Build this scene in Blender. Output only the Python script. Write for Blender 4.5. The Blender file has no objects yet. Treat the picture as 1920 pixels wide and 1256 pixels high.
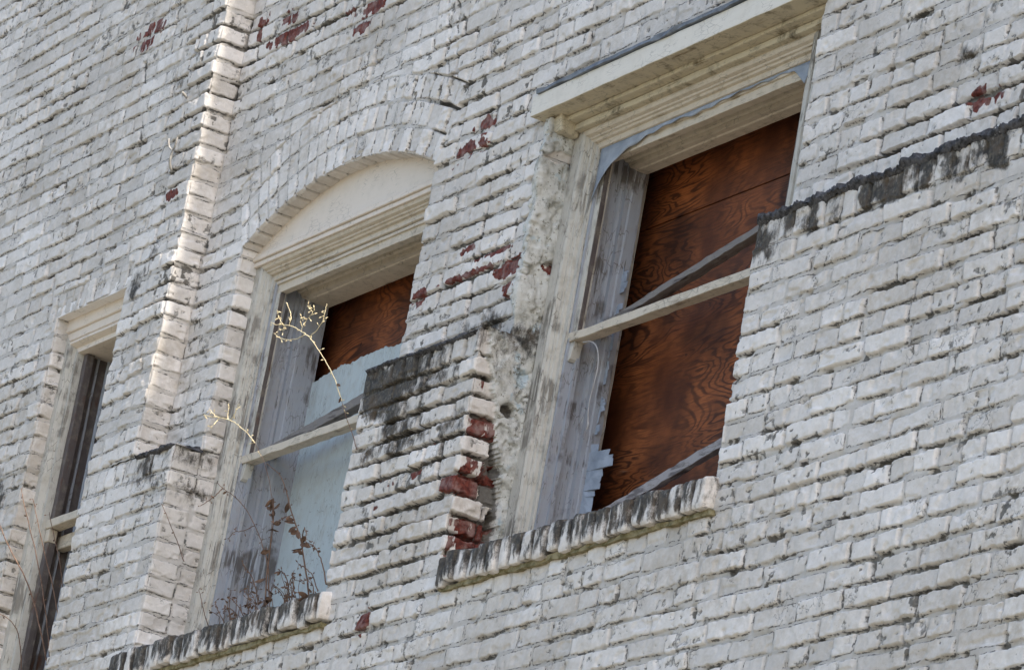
import bpy, bmesh, math, random
import numpy as np
from mathutils import Matrix, Vector
random.seed(7); RNG = np.random.RandomState(11)
C = bpy.context.scene.collection
S = bpy.context.scene
# ------------------------------------------------------------------ camera
cam = bpy.data.cameras.new('camera'); cam.lens = 172.9; cam.sensor_width = 36
cam.clip_start = .1; cam.clip_end = 3000
co = bpy.data.objects.new('camera', cam); C.objects.link(co); S.camera = co
R_ = Matrix(((.4946, .1838, .8495), (.8521, -.2948, -.4324), (.1710, .9377, -.3025))).to_quaternion().to_matrix()
co.matrix_world = Matrix.Translation((12.4564, -6.34, -4.4351)) @ R_.to_4x4()
# ------------------------------------------------------------------ light
SUN_EL, SUN_OUT = math.radians(38), math.radians(0.0)   # the sun rakes almost exactly along the facade from the right
sd = Vector((math.cos(SUN_EL)*math.cos(SUN_OUT), -math.cos(SUN_EL)*math.sin(SUN_OUT), math.sin(SUN_EL)))
w = bpy.data.worlds.new('World'); S.world = w; w.use_nodes = True
nt = w.node_tree; bg = nt.nodes['Background']
sky = nt.nodes.new('ShaderNodeTexSky'); sky.sky_type = 'NISHITA'; sky.sun_disc = False
sky.sun_elevation = SUN_EL; sky.sun_rotation = math.atan2(sd.x, sd.y)
sky.air_density = 1.0; sky.dust_density = 1.6
nt.links.new(sky.outputs[0], bg.inputs[0]); bg.inputs[1].default_value = .14
sl = bpy.data.lights.new('sun', 'SUN'); sl.energy = 4.0; sl.angle = math.radians(.5); sl.color = (1, .93, .82)
so = bpy.data.objects.new('sun', sl); C.objects.link(so); so.location = (30, -3, 25)
so.rotation_euler = sd.to_track_quat('Z', 'Y').to_euler()
S.view_settings.view_transform = 'Standard'; S.view_settings.look = 'None'
S.view_settings.exposure = 1.10; S.view_settings.gamma = 1
S.cycles.max_bounces = 3

# ------------------------------------------------------------------ numpy noise
TAB = RNG.rand(256, 256).astype(np.float32)
def vn(x, z, seed=0):
    x = np.asarray(x, np.float64)+seed*17.31; z = np.asarray(z, np.float64)+seed*7.77
    xi = np.floor(x); zi = np.floor(z); fx = x-xi; fz = z-zi
    xi = xi.astype(np.int64) & 255; zi = zi.astype(np.int64) & 255
    fx = fx*fx*(3-2*fx); fz = fz*fz*(3-2*fz)
    x1 = (xi+1) & 255; z1 = (zi+1) & 255
    return (TAB[xi, zi]*(1-fx)+TAB[x1, zi]*fx)*(1-fz)+(TAB[xi, z1]*(1-fx)+TAB[x1, z1]*fx)*fz
def fbm(x, z, seed=0, o=3):
    s = 0; a = .5; n = 0
    for k in range(o):
        s = s+a*vn(x*2**k, z*2**k, seed+k*3); n += a; a *= .5
    return s/n
def hsh(a, b, s=0):
    a = np.asarray(a).astype(np.int64); b = np.asarray(b).astype(np.int64)
    return TAB[(a*37+b*101+s*53+(a*b % 7)*13) & 255, (a*11+b*59+s*29+(b//3)*5) & 255]
def ss(a, b, x):
    t = np.clip((x-a)/(b-a), 0, 1); return t*t*(3-2*t)
def gauss(x, z, cx, cz, rx, rz): return np.exp(-((x-cx)/rx)**2-((z-cz)/rz)**2)

# ------------------------------------------------------------------ brickwork
CH = .0638; BL = .213
ARC_X, ARC_Z, ARC_R, ARC_T = -1.415, -.778, 1.65, .4216
RED = [(-3.111, 1.716, .08, .045), (-3.03, 1.75, .07, .04), (-2.54, .985, .08, .02), (-2.085, 1.578, .06, .03), (-2.07, 1.50, .14, .03),
       (-1.40, 1.441, .09, .028), (-1.62, 1.441, .06, .035), (-1.485, 1.385, .06, .03), (-2.31, 1.587, .05, .06), (-1.2, 1.53, .09, .02),
       (-.44, .78, .07, .035), (-.53, .715, .13, .028), (-.60, .675, .05, .02), (-.09, .237, .10, .032), (-.40, .36, .06, .018),
       (-.67, .25, .05, .03), (2.40, .185, .10, .032), (-.434, -.861, .035, .04), (-.35, .27, .16, .012), (-.2, .31, .12, .012),
       (-.40, -.43, .05, .02), (-.5, -.49, .06, .015), (-.29, -.41, .04, .02), (.07, -.17, .06, .05), (-.08, .17, .06, .03)]
DARK = [(-2.70, .68, .07, .09, .9), (-2.60, .80, .06, .10, .7), (-2.56, .95, .08, .10, .55), (-2.6, 1.14, .05, .07, .8), (-2.75, 1.45, .1, .12, .35),
        (-2.27, -.04, .18, .06, 1.3), (-2.16, -.12, .06, .10, .9), (-3.6, .0, .12, .16, .9), (-3.62, -.25, .12, .1, .7), (-3.1, 1.62, .12, .1, .45),
        (-2.9, 1.3, .05, .1, .5), (-.48, -.10, .34, .13, 1.3), (-.40, -.19, .30, .12, 1.05), (-.62, -.27, .14, .08, .8), (-.25, .06, .2, .045, 1.), (-.22, -.03, .22, .06, .8), (-.55, .04, .2, .05, .6),
        (-.30, .09, .16, .06, .7), (.02, .02, .07, .07, .8), (-.1, -.3, .1, .08, .5), (-.14, 1.02, .09, .05, .7), (.05, .66, .06, .09, .5), (.0, .5, .05, .05, .4),
        (1.55, -.06, .2, .07, .8), (-.75, 1.03, .05, .06, .6), (-2.45, 1.3, .3, .5, .18), (2.28, .33, .06, .04, .5), (2.47, -.7, .3, .3, .12),
        (-.44, -.32, .1, .05, .5), (-.62, -.33, .1, .06, .4), (1.1, .93, .6, .05, .35), (-4.6, 2.1, .5, .3, .3), (-2.0, .05, .1, .05, .6)]
DEEP = [(-.36, .45, .36, .42, .6), (-.36, -.4, .38, .5, 1.), (2.45, .17, .6, .12, 1.), (-1.75, 1.52, .5, .12, 1.), (-2.5, 1.5, .14, .35, 1.),
        (-2.45, .6, .1, .3, .8), (-.7, 1.05, .1, .2, .8), (-2.62, 1.0, .03, .8, .9), (2.6, -.3, .3, .3, .4), (1.9, -.85, .5, .3, .35), (2.7, -1.2, .4, .3, .5)]
HOLES = [(.062, -.235, .035, .02), (.07, -.59, .022, .05), (-.055, .135, .05, .013), (.07, -.42, .02, .02), (.03, -.69, .03, .02)]

def brick_pattern(u, z, anchor, ends, ret, seed):
    """distance inside the nearest brick, brick hashes; u runs along the wall, z up"""
    zw = z+.0035*(vn(u*1.3, z*.7, 40)-.5)+.002*(vn(u*9, z*3, 41)-.5)
    low = (z < 0)
    # upper courses are regular; the lower wall is capped by a row of bricks on edge
    c = np.floor(zw/CH); fz = zw-c*CH; ch = np.full_like(zw, CH)
    if low.any():
        zl = zw
        cl = np.where(zl > -.09, -1, np.where(zl > -.829, np.floor((zl+.09)/.0616)-1, np.floor((zl+.829)/CH)-13))
        fl = np.where(zl > -.09, zl+.09, np.where(zl > -.829, (zl+.09)-np.floor((zl+.09)/.0616)*.0616, (zl+.829)-np.floor((zl+.829)/CH)*CH))
        hl = np.where(zl > -.09, .09, np.where(zl > -.829, .0616, CH))
        c = np.where(low, cl, c); fz = np.where(low, fl, fz); ch = np.where(low, hl, ch)
    head = ((c-5) % 7 == 0) & (c >= 0) | ((c == -1) | (c == -7) | (c == -14) | (c == -21))
    L = np.where(head, np.where(c == -1, .074, BL/2), BL)
    if ret:
        uu = u-anchor; i = np.where(uu > .108, 1, 0)
        l = np.where(i == 1, .108, -1.); r = np.where(i == 1, 9., .108)
    else:
        off = np.where(head, .02*hsh(c, 5, 3), np.where(c % 2 == 0, 0, BL/2)) + .018*(hsh(c, 9, 4)-.5)
        uu = u-anchor+off
        i = np.floor(uu/L); sh = lambda k: (hsh(c, k, 21)-.5)*.022*np.where(head, .5, 1)
        a = i*L+sh(i); i = np.where(uu < a, i-1, i)
        b = (i+1)*L+sh(i+1); i = np.where(uu > b, i+1, i)
        l = i*L+sh(i); r = (i+1)*L+sh(i+1)
        split = (~head) & (hsh(c, i, 33) < .12); mid = (l+r)/2
        second = split & (uu > mid)
        l = np.where(second, mid, l); r = np.where(split & ~second, mid, r)
        i = i+np.where(second, 1000, 0)
    wv = .0022+.0042*hsh(c, i, 50); wh = .0030+.0028*hsh(c, i, 51)
    dl = uu-l-wv; dr = r-uu-wv
    for e in ends:   # no joint close to a built corner: the arris itself
        near = abs(u-e) < .045
        dl = np.where(near & (uu-l < .045), .03, dl); dr = np.where(near & (r-uu < .045), .03, dr)
    lft = (hsh(c, i, 52)-.5)*.006+(hsh(c, i, 53)-.5)*.03*(uu-(l+r)/2 if not ret else 0)
    dx = np.minimum(dl, dr); dz = np.minimum(fz-wh-lft-.002*hsh(c, i, 54), ch-wh-fz+lft-.002*hsh(c, i, 55))
    return dx, dz, c, i, fz/ch

def surface(x, y, z, u, anchor, ends, ret, seed, side):
    dx, dz, c, i, fz = brick_pattern(u, z, anchor, ends, ret, seed)
    us = u*1.0
    # bricks on edge over the arched window
    tilt_u = us
    if not side:
        rx = x-ARC_X; rz = z-ARC_Z; rr = np.hypot(rx, rz)-ARC_R; th = np.arctan2(rx, rz)
        k = np.floor(rr/.09); pit = .068/(ARC_R+.045+k*.09)
        inarc = (rr > -.02) & (rr < .27) & (abs(th) < ARC_T+.004) & (z > .6)
        ta = th/pit+.37*k+.12*vn(k*3+th*9, k, 8); ia = np.floor(ta); fa = (ta-ia)*.068
        wa = .0022+.003*hsh(k, ia, 60)
        fr = rr-k*.09+.006*(hsh(k, ia, 61)-.5)
        dx = np.where(inarc, np.minimum(fa-wa, .068-fa-wa), dx)
        dz = np.where(inarc, np.where(k < .5, np.minimum(.09-fr-.004, .04), np.minimum(fr-.004, .09-fr-.004)), dz)
        c = np.where(inarc, 300+k, c); i = np.where(inarc, ia, i)
        sold = (x > -3.46) & (x < -2.78) & (z > .69) & (z < .80)
        fs = (x+5)/.066; is_ = np.floor(fs); fs = (fs-is_)*.066
        dx = np.where(sold, np.minimum(fs-.004, .062-fs), dx); dz = np.where(sold, .795-z, dz)
        c = np.where(sold, 500, c); i = np.where(sold, is_, i)
    r = .006
    qx = np.maximum(r-dx, 0); qz = np.maximum(r-dz, 0)
    d = np.where((dx < r) & (dz < r), r-np.hypot(qx, qz), np.minimum(dx, dz))
    d = d+.0038*(fbm(us*90, z*90, 3, 2)-.5)+.0050*(vn(us*25, z*25, 14)-.5)
    d = d-.010*ss(.72, .9, vn(us*30+9, z*30, 77))*ss(.012, 0, d)      # nibbled arrises
    p = ss(-.0008, .0036, d)
    deep = .25*ss(.45, .8, fbm(x*1.7, z*2.6, 5, 2))
    for (a, b, rx_, rz_, s) in DEEP: deep = deep+s*gauss(x, z, a, b, rx_, rz_)
    if side: deep = np.where((x > -.05) & (x < .1), deep+.9*(z < 0), deep*.6)
    deep = np.clip(deep, 0, 1.3)
    fill = ss(.36, .60, fbm(us*8, z*13, 6, 3))*(1-.75*ss(.35, .9, deep))                      # smeared or missing pointing
    hj = -(.0075+.016*deep)*(1.10-fill*.88)+.0025*(fbm(us*60, z*60, 12, 2)-.5)
    gap = ss(.62, .71, .62*vn(us*19, z*24, 19)+.38*vn(us*5, z*9, 18))*(1-.3*fill)*ss(.0, .004, -d+.0035); hj = hj-.022*gap*(.40+deep)
    h1, h2, h3 = hsh(c, i, 70), hsh(c, i, 71), hsh(c, i, 72)
    hb = (h1-.5)*(.006+.007*deep)+(fz-.5)*(h2-.5)*.007+.0055*(fbm(us*14+h3*20, z*18, 9, 2)-.5)+.0030*(fbm(us*70, z*70, 22, 2)-.5)
    dent = ss(.74, .86, vn(us*22, z*26, 31)); hb = hb-.0045*dent
    h = hj*(1-p)+hb*p
    # worn outer arris
    for e in ends:
        de = abs(u-e); h = h-(.004+.006*vn(z*40, z*0+e*3, 8))*ss(.011, 0, de)*p
    chip = ss(.668, .684, fbm(us*34, z*38, 81, 4))*ss(.42, .55, fbm(us*5, z*6, 82, 2)); h = h-.0022*chip
    lam = ss(.60, .612, fbm(us*13, z*17, 83, 4)); h = h+.0013*lam       # thick laminae of old paint
    brk = np.zeros_like(x)
    if side and -.1 < x.mean() < .1 and z.mean() < 0:
        yc = -.035+.085*hsh(c, 4, 84)+.03*(fbm(y*40, z*60, 85, 3)-.5)
        brk = ss(0, .004, y-yc)*(z < -.05)*(z > -.70); h = h-(.016+.03*hsh(c, 6, 86))*brk*(.5+.5*p)
    edge = np.exp(-((d-.0000)/.0034)**2)
    # ---- colour masks
    rn = fbm(us*38, z*26, 44, 3)
    red = np.zeros_like(x)
    for (a, b, rx_, rz_) in RED:
        red = np.maximum(red, gauss(x, z, a, b, rx_, rz_))
    red = red*1.1*np.where(hsh(c, i, 88) > .12, 1.08, .3)*(.35+.65*p)
    cornerb = (x > -.012) & (x < .06) & (y > -.092) & (z < -.14) & (z > -.72) & (hsh(c, 2, 87) > .42)
    if side: red = np.where(cornerb, .50+.30*(hsh(c, 3, 8)-.3)+.15*ss(-.08, 0, y), red)
    fullred = (gauss(x, z, -.01, -.49, .10, .034) > .45) & (y < -.02); red = np.where(fullred, 1.3, red)
    fr2 = (gauss(x, z, -.09, .237, .11, .034) > .4) & (y > -.05); red = np.where(fr2 & (vn(us*30, z*30, 2) < .72), 1.2, red)
    h = h-.0016*ss(.45, .6, red)
    red = red+(rn-.5)*1.5*ss(.05, .35, red)+(vn(us*60, z*9, 97)-.5)*.5*ss(.05, .35, red)
    red = red+ss(.80, .9, vn(us*16+5, z*40, 66))*.5*deep*(1-p)
    st = np.zeros_like(x)
    for (a, b, rx_, rz_, s) in DARK: st = np.maximum(st, s*gauss(x, z, a, b, rx_, rz_))
    streak = vn(us*24, z*5, 15); sn = fbm(us*30, z*30, 16, 3)
    lowr = (x > 1.42)*ss(-.16+.06*vn(us*14, us*0, 4), -.07, z)*(z < .004)*1.1
    lowr = lowr*(.25+1.05*streak)*(.8+.3*ss(3.2, 1.6, x))
    st = np.maximum(st, lowr)
    st = st*np.where(z < .06, .50+.65*hsh(c, i, 89), .85)
    st = st+(fbm(x*8, z*11, 120, 3)-.5)*1.5*ss(.05, .45, st)
    st = st+(sn-.5)*.9*ss(.05, .4, st)+(streak-.5)*.5*ss(.05, .4, st)
    st = np.maximum(st, .30*ss(.66, .85, fbm(x*5, z*8, 17, 3)))
    dirt = .16+.75*ss(.46, .74, fbm(x*2.2, z*3, 27, 4))+.35*(1-p)*(1-.5*fill)+.25*ss(-.6, -1.3, z)*ss(2.2, .2, x)
    dirt = dirt+.35*ss(.25, .02, fz)*p*(dirt*0+vn(us*15, z*9, 71))+.25*gauss(x, z, .5, -.95, 1.3, .18)+.22*gauss(x, z, -.35, .1, .5, .8)
    bare = ss(.6, .78, fbm(us*24, z*20, 91, 3))*.6*deep+.9*(1-p)*np.clip(deep+.15, 0, 1)*(1-fill)+1.1*gap*(1-p)*np.clip(.45+deep, 0, 1)+.55*chip+.9*brk
    tone = .5+.55*(h1-.5)+.6*(vn(us*3, z*4, 93)-.5)
    # ---- old mortar patch round the left side of the flat-headed window
    pl = np.zeros_like(x)
    pj = .05*(fbm(z*9, us*9, 99, 3)-.5)
    if z.mean() > 0:
        pl = np.where((x > -.018+pj*1.3) & (x < .2) & (z < .70), 1., 0.)
    elif side:
        yb = np.interp(z, [-.80, -.70, -.62, -.5, -.42, -.3, -.2, -.1, 0], [.03, .03, .058, .055, .045, .02, -.02, -.06, -.075])
        pl = np.where((x > -.05) & (x < .2) & (y > yb+pj*1.2), 1., 0.)
    if side and abs(x.mean()) > .3 and x.mean() < .1: pl = pl*0
    plh = .010+.026*(fbm(us*16, z*13, 55, 4)-.5)+.006*(fbm(us*80, z*80, 56, 3)-.5)-.009*ss(.62, .66, fbm(us*22, z*16, 57, 3))-.010*np.exp(-(abs(fbm(us*9, z*7, 58, 3)-.5)/.012)**2)
    h = np.where(pl > .5, plh, h)
    hole = np.zeros_like(x)
    if x.max() > -.3 and x.min() < .3:
        for (a, b, rx_, rz_) in HOLES:
            yy = y if z.mean() < 0 else x; aa = a-.03 if z.mean() < 0 else a
            if (z.mean() < 0) == bool(side): hole = np.maximum(hole, np.exp(-((yy-aa)/rx_)**2-((z-b)/rz_)**2)*ss(-.05, -.02, x if side else -x*0))
    if side and abs(x.mean()) > .3: hole = hole*0
    hh = ss(.45, .55, hole*(.4+1.2*rn)+.5*(rn-.5)*(hole > .05)); h = h-.045*hh
    # torn cracks
    ck = np.zeros_like(x)
    if not side:
        xs = -.80+(z-1.2)*-.35+.03*np.sign(np.sin(z*70))*1.+.02*vn(z*30, z, 3)
        ck = np.where((z > .95) & (z < 1.42), np.exp(-((x-xs)/.005)**2), 0)
        xs = -2.60+.03*(vn(z*12, z*0, 5)-.5)+.02*np.sign(np.sin(z*49))
        ck = np.maximum(ck, np.where((z > .45) & (z < 1.9) & (y < -.05), np.exp(-((x-xs)/.006)**2)*ss(.35, .6, vn(z*9, z*0, 6)), 0))
        xs = -2.98-(z-1.35)*.35
        ck = np.maximum(ck, np.where((z > 1.25) & (z < 1.62), np.exp(-((x-xs)/.008)**2)*ss(.3, .6, vn(z*12, z*0, 7)), 0))
        h = h-.012*ck
    wa = np.stack([np.clip(red, 0, 1)*(1-pl), np.clip(st, 0, 1), np.clip(edge*(1-pl), 0, 1), np.clip(tone, 0, 1)], -1)
    wb = np.stack([pl, np.clip(dirt, 0, 1), np.clip(bare*(1-pl)+hh+ck, 0, 1), p], -1)
    return h, wa, wb

def steps(a, b, fine, coarse, lo, hi):
    """samples from a to b, fine inside [lo, hi]"""
    out = [a]; s = 1 if b > a else -1
    while (b-out[-1])*s > 1e-6:
        x = out[-1]; st = fine if lo <= x <= hi else coarse
        nx = x+s*st
        if s > 0 and x < lo < nx: nx = lo
        if (b-nx)*s < st*.4: nx = b
        out.append(nx)
    return np.array(out)

def panel(path, z0, z1, keep=None, seed=0, convex_override=None):
    """a course-built wall following a plan path; returns vertex grid, masks and quads"""
    P = [np.array(p, float) for p in path]; n = len(P)
    segs = []; acc = 0.
    for k in range(n-1):
        d = P[k+1]-P[k]; L = np.linalg.norm(d); segs.append((P[k], d/L, L, acc)); acc += L
    zz = steps(z0, z1, .003, .010, -1.62, 2.5)
    cols = []
    for k, (p0, d, L, a) in enumerate(segs):
        side = abs(d[1]) > .5; nrm = np.array([d[1], -d[0]])
        if side: s = steps(0, L, .005, .005, 0, L)
        else:
            xs = steps(p0[0], p0[0]+d[0]*L, .0046, .012, -5.15, 3.35); s = abs(xs-p0[0])
        prev = segs[k-1] if k > 0 else None; nxt = segs[k+1] if k < len(segs)-1 else None
        def convex(d1, d2): return (d1[0]*d2[1]-d1[1]*d2[0]) > 0     # turns away from the viewer
        ends = []; cl = []
        if prev is not None:
            cv = convex(prev[1], d); cl.append((0., cv)); 
            if cv: ends.append(a)
        if nxt is not None:
            cv = convex(d, nxt[1]); cl.append((L, cv))
            if cv: ends.append(a+L)
        anchor = ends[0] if ends else a
        if side and not ends: anchor = a
        X = p0[0]+d[0]*s; Y = p0[1]+d[1]*s
        XX, ZZ = np.meshgrid(X, zz, indexing='ij'); YY, _ = np.meshgrid(Y, zz, indexing='ij')
        # world-anchored u keeps the two faces of a corner in step
        uoff = (p0[0] if not side else p0[0]+p0[1]*d[1])
        SS = np.meshgrid(s, zz, indexing='ij')[0]
        U = SS+uoff; anc = anchor-a+uoff; ens = [e-a+uoff for e in ends]
        if side and ens and ens[0] > uoff+1e-6: U = uoff+L-SS; anc = uoff; ens = [uoff]
        h, wa, wb = surface(XX, YY, ZZ, U, anc, ens, side, seed, side)
        cols.append(dict(s=s, L=L, d=d, n=nrm, p0=p0, h=h, wa=wa, wb=wb, cl=cl, XX=XX, ZZ=ZZ, YY=YY))
    V = []; WA = []; WB = []; BX = []; BY = []
    for k, c in enumerate(cols):
        s = np.repeat(c['s'][:, None], len(zz), 1); h = c['h']
        for (pos, cv) in c['cl']:
            lim = np.where(cv, -h, h); lim = np.maximum(lim, 0)
            dist = abs(s-pos); nd = np.maximum(dist, lim*(dist > 0))
            s = np.where(nd > dist, (pos+nd) if pos == 0 else (pos-nd), s)
        x = c['p0'][0]+c['d'][0]*s+c['n'][0]*h; y = c['p0'][1]+c['d'][1]*s+c['n'][1]*h
        if k > 0:   # the corner column is shared, offset along both normals
            pc = cols[k-1]; hc = (pc['h'][-1]+h[0])/2 if True else 0
            V[-1][-1, :, 0] = c['p0'][0]+(c['n'][0]+pc['n'][0])*hc
            V[-1][-1, :, 1] = c['p0'][1]+(c['n'][1]+pc['n'][1])*hc
            x = x[1:]; y = y[1:]; zc = c['ZZ'][1:]; WA.append(c['wa'][1:]); WB.append(c['wb'][1:]); BX.append(c['XX'][1:]); BY.append(c['YY'][1:])
        else:
            zc = c['ZZ']; WA.append(c['wa']); WB.append(c['wb']); BX.append(c['XX']); BY.append(c['YY'])
        V.append(np.stack([x, y, zc], -1))
    V = np.concatenate(V); WA = np.concatenate(WA); WB = np.concatenate(WB); BX = np.concatenate(BX)
    nu, nz = V.shape[:2]
    I = np.arange(nu*nz).reshape(nu, nz)
    Q = np.stack([I[:-1, :-1], I[1:, :-1], I[1:, 1:], I[:-1, 1:]], -1).reshape(-1, 4)
    cx = (BX[:-1, :-1]+BX[1:, 1:])/2; cz = (V[:-1, :-1, 2]+V[1:, 1:, 2])/2
    cy = (V[:-1, :-1, 1]+V[1:, 1:, 1])/2
    return V.reshape(-1, 3), WA.reshape(-1, 4), WB.reshape(-1, 4), Q, cx.ravel(), cy.ravel(), cz.ravel()

def np_mesh(name, V, Q, mat, attrs=None, smooth=True):
    used = np.unique(Q); mp = np.zeros(len(V), np.int64); mp[used] = np.arange(len(used))
    V = V[used]; Q = mp[Q]
    me = bpy.data.meshes.new(name); me.vertices.add(len(V)); me.vertices.foreach_set('co', V.astype(np.float32).ravel())
    me.loops.add(Q.size); me.loops.foreach_set('vertex_index', Q.ravel().astype(np.int32))
    me.polygons.add(len(Q)); k = Q.shape[1]
    me.polygons.foreach_set('loop_start', (np.arange(len(Q))*k).astype(np.int32))
    me.polygons.foreach_set('loop_total', np.full(len(Q), k, np.int32))
    me.update(calc_edges=True)
    if smooth: me.shade_smooth()
    for an, arr in (attrs or {}).items():
        at = me.attributes.new(an, 'FLOAT_COLOR', 'POINT'); at.data.foreach_set('color', arr[used].astype(np.float32).ravel())
    me.materials.append(mat)
    o = bpy.data.objects.new(name, me); C.objects.link(o)
    return o

# ------------------------------------------------------------------ materials
class NT:
    def __init__(s, name):
        s.m = bpy.data.materials.new(name); s.m.use_nodes = True; s.t = s.m.node_tree
        s.b = s.t.nodes['Principled BSDF']; s.b.inputs['Roughness'].default_value = .8
        s.b.inputs['Specular IOR Level'].default_value = .25
    def n(s, typ, **kw):
        nd = s.t.nodes.new(typ)
        for k, v in kw.items():
            if k in ('operation', 'blend_type', 'feature', 'attribute_name', 'data_type', 'clamp_factor', 'distance', 'noise_type'): setattr(nd, k, v)
        return nd
    def L(s, a, b): s.t.links.new(a, b)
    def pos(s): 
        if not hasattr(s, '_p'): s._p = s.t.nodes.new('ShaderNodeTexCoord').outputs['Object']
        return s._p
    def mapped(s, sc, rot=(0, 0, 0)):
        m = s.t.nodes.new('ShaderNodeMapping'); m.inputs['Scale'].default_value = sc; m.inputs['Rotation'].default_value = rot; s.L(s.pos(), m.inputs[0]); return m.outputs[0]
    def noise(s, scale, detail=4, rough=.55, vec=None, dist=0):
        n = s.t.nodes.new('ShaderNodeTexNoise'); n.inputs['Scale'].default_value = scale; n.inputs['Detail'].default_value = detail
        n.inputs['Roughness'].default_value = rough; n.inputs['Distortion'].default_value = dist
        s.L(vec if vec is not None else s.pos(), n.inputs['Vector']); return n.outputs['Fac']
    def math(s, op, a, b=None, c=None, clamp=False):
        n = s.t.nodes.new('ShaderNodeMath'); n.operation = op; n.use_clamp = clamp
        for k, v in enumerate((a, b, c)):
            if v is None: continue
            if isinstance(v, (int, float)): n.inputs[k].default_value = v
            else: s.L(v, n.inputs[k])
        return n.outputs[0]
    def ramp(s, a, b, x):
        n = s.t.nodes.new('ShaderNodeMapRange'); n.interpolation_type = 'SMOOTHSTEP'
        n.inputs['From Min'].default_value = a; n.inputs['From Max'].default_value = b
        s.L(x, n.inputs['Value']); return n.outputs[0]
    def mix(s, f, a, b):
        n = s.t.nodes.new('ShaderNodeMix'); n.data_type = 'RGBA'
        for k, v in ((0, f), (6, a), (7, b)):
            if isinstance(v, (int, float)): n.inputs[k].default_value = v
            elif isinstance(v, tuple): n.inputs[k].default_value = (*v, 1)
            else: s.L(v, n.inputs[k])
        return n.outputs[2]
    def bump(s, h, strength, dist):
        n = s.t.nodes.new('ShaderNodeBump'); n.inputs['Strength'].default_value = strength; n.inputs['Distance'].default_value = dist
        s.L(h, n.inputs['Height']); s.L(n.outputs[0], s.b.inputs['Normal'])

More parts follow.
